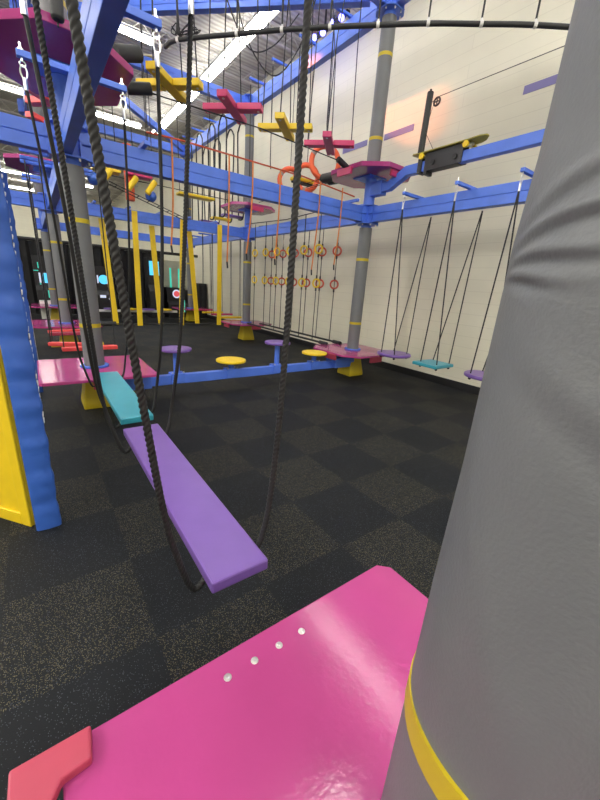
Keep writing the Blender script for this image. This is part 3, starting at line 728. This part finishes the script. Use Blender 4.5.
# ------------------------------------------------------------------ curtain and arcade at the back
m = M(); n = 300; x0, x1 = -9.5, 4.75; rings = []
for i in range(n+1):
    x = x0+(x1-x0)*i/n; y = 17.0+.05*math.sin(x*16)+.02*math.sin(x*37)
    rings.append([(x, y, .02), (x, y+.012, .02), (x, y+.012, 2.6), (x, y, 2.6)])
tag(obj('stage_curtain', m.rings(rings), CURT, smooth=True), 'long black pleated curtain closing off the back of the hall', 'curtain')
tag(obj('curtain_pipe', M().cyl((-9.6, 17.0, 2.66), (6.3, 17.0, 2.66), .06, 10), BLACK), 'thick black pipe the back curtain hangs from', 'pipe')
o = thing('speaker_cabinet', 'black box standing against the right wall beyond the farthest pole', 'cabinet', (6.15, 16.2, 0))
obj('cabinet', M().box((0, 0, .75), (.36, .4, 1.5)), BLACK, o, bevel=.01); obj('grille', M().box((0, -.205, .8), (.3, .01, 1.2)), CURT, o)
def arcade(x, w, h, label, kindn):
    o = thing('arcade_machine', label, 'arcade machine', (x, 16.35, 0), 0, 'arcade machines before the curtain')
    obj('cabinet', M().rings([[(s*w/2, -.35, 0), (s*w/2, .35, 0), (s*w/2, .35, h), (s*w/2, -.15, h), (s*w/2, -.15, h*.55), (s*w/2, -.35, h*.45)] for s in (-1, 1)]), BLACK, o, bevel=.01)
    if kindn == 'round':
        obj('screen', M().cyl((0, -.17, 1.42), (0, -.155, 1.42), .17, 24), SCRB, o)
        mm = M()
        for q_ in range(7): mm.box((-.30+.1*q_, -.158, 1.42+.03*math.sin(q_*3)), (.05, .012, .22+.09*math.sin(q_*2.2)), 0)
        obj('light_panel', mm, SCRW, o)
        obj('button_panel', M().box((-.1, -.36, .8), (.2, .02, .1)).box((.15, -.36, .72), (.1, .02, .06)), SCRW, o)
    elif kindn == 'neon':
        obj('screen', M().cyl((0, -.17, 1.36), (0, -.155, 1.36), .17, 24), SCRB, o)
        obj('screen_frame', M().box((-.12, -.158, 1.36), (.2, .012, .34)), SCRW, o)
        obj('neon_strip', M().box((-.20, -.17, 1.78), (.03, .01, .2)).box((-.28, -.17, 1.6), (.14, .01, .03)).box((-.2, -.17, 1.05), (.04, .01, .25)).box((.0, -.37, .82), (.04, .01, .25)), SCRT, o)
    elif kindn == 'poster':
        obj('screen', M().box((0, -.158, h-.42), (w*.7, .012, .55)), SCRB, o)
        obj('screen_frame', M().box((.05, -.37, .75), (w*.3, .01, .25)), SCRW, o)
    else:
        obj('screen', M().cyl((0, -.20, 1.0), (0, -.175, 1.0), .12, 24), SCRR, o)
        obj('screen_bezel', M().torus((0, -.19, 1.0), (0, 1, 0), .15, .03, 24, 6), SCRW, o)
        obj('neon_strip', M().box((-.18, -.02, 1.6), (.07, .03, .9)).box((.18, -.02, 1.55), (.07, .03, 1.0)).box((.26, -.37, .5), (.05, .02, .5)), SCRT, o)
        obj('screen_frame', M().box((.16, -.165, 1.0), (.05, .012, .40)), SCRW, o)
arcade(.42, .7, 2.1, 'arcade machine with a glowing blue circle between the left poles', 'neon')
arcade(2.24, .75, 1.9, 'arcade machine with a bright round blue screen right of the first left pole', 'round')
arcade(4.15, .55, 2.4, 'narrow arcade machine with a blue poster screen behind the yellow slats', 'poster')
arcade(5.02, .8, 1.25, 'arcade machine with a round red screen and teal light bars near the last pole', 'red')
tag(obj('backdrop_screen', M().box((5.2, 16.87, 1.76), (1.3, .06, 1.2)), BEIGE), 'beige panel behind the arcade machine with the red screen', 'panel')
tag(obj('backdrop_screen', M().box((5.3, 16.87, .58), (1.6, .06, 1.16)), DARK), 'dark grey panel under the beige panel near the last pole', 'panel')
# low white counter between poles
tag(obj('counter', M().box((.35, 15.6, .31), (.5, .3, .62)), WHITE, bevel=.01), 'small white stand in front of the neon arcade machine', 'stand')

# ------------------------------------------------------------------ stage lights high by the wall, then added fill lamps
o = thing('led_fixture', 'blue and purple stage light glowing under the roof left of the middle pole', 'light', (5.84, 7.8, 6.98))
obj('light_bar', M().box((0, 0, 0), (.08, 1.5, .06)).box((0, 0, .27), (.03, .03, .5)), DARK, o)
for i in range(5): obj('led', M().sph((-.05, -.6+.3*i, -.05+.03*(i % 2)), .06), LEDB, o, smooth=True)

def lamp(kind, name, loc, energy, col, **kw):
    l = bpy.data.lights.new(name, kind); l.energy = energy; l.color = col
    for k_, v in kw.items(): setattr(l, k_, v)
    ob = bpy.data.objects.new(name, l); COL.objects.link(ob); ob.location = loc; return ob
s = lamp('SPOT', 'orange_stage_spot', (3.6, 9.0, 6.6), 1300, (1., .24, .06), spot_size=math.radians(15), spot_blend=.5, shadow_soft_size=.05)
s.rotation_euler = (Vector((WX, 5.6, 5.1))-Vector((3.6, 9.0, 6.6))).to_track_quat('-Z', 'Y').to_euler()
for i_, (lx, ly, e_) in enumerate(((-7.5, -1.5, 900), (-7.5, 7.5, 900), (-8, 17, 900), (1.0, -4.8, 700))):
    lamp('AREA', 'hall_fill_light', (lx, ly, 6.9), e_, (1., .965, .90), shape='RECTANGLE', size=5., size_y=2.)  # unseen area lamps, added as soft fill for the wall and facing sides
lamp('POINT', 'blue_led_glow', (5.7, 7.8, 6.6), 7, (.2, .2, 1.), shadow_soft_size=.1)

# ------------------------------------------------------------------ world, camera
w = bpy.data.worlds.new('world'); sc.world = w; w.use_nodes = True
w.node_tree.nodes['Background'].inputs[0].default_value = (.9, .93, 1, 1); w.node_tree.nodes['Background'].inputs[1].default_value = .5
cam = bpy.data.cameras.new('camera'); co = bpy.data.objects.new('camera', cam); COL.objects.link(co); sc.camera = co
cam.sensor_fit = 'VERTICAL'; cam.sensor_height = 24; cam.lens = 24*352.358/800; cam.clip_start = .02; cam.clip_end = 200
Rw = [[0.81051776, -0.12988299, 0.57113165], [-0.58206751, -0.28725378, 0.76071195], [0.06525618, -0.94900773, -0.30842497]]
mw = Matrix([[r[0], -r[1], -r[2], 0] for r in Rw]+[[0, 0, 0, 1]]); mw.translation = (0, 0, 1.7)
co.matrix_world = mw
vs = sc.view_settings; sc.display_settings.display_device = 'sRGB'
vs.view_transform = 'Standard'; vs.look = 'None'; vs.exposure = -.36; vs.gamma = 1; vs.use_curve_mapping = False
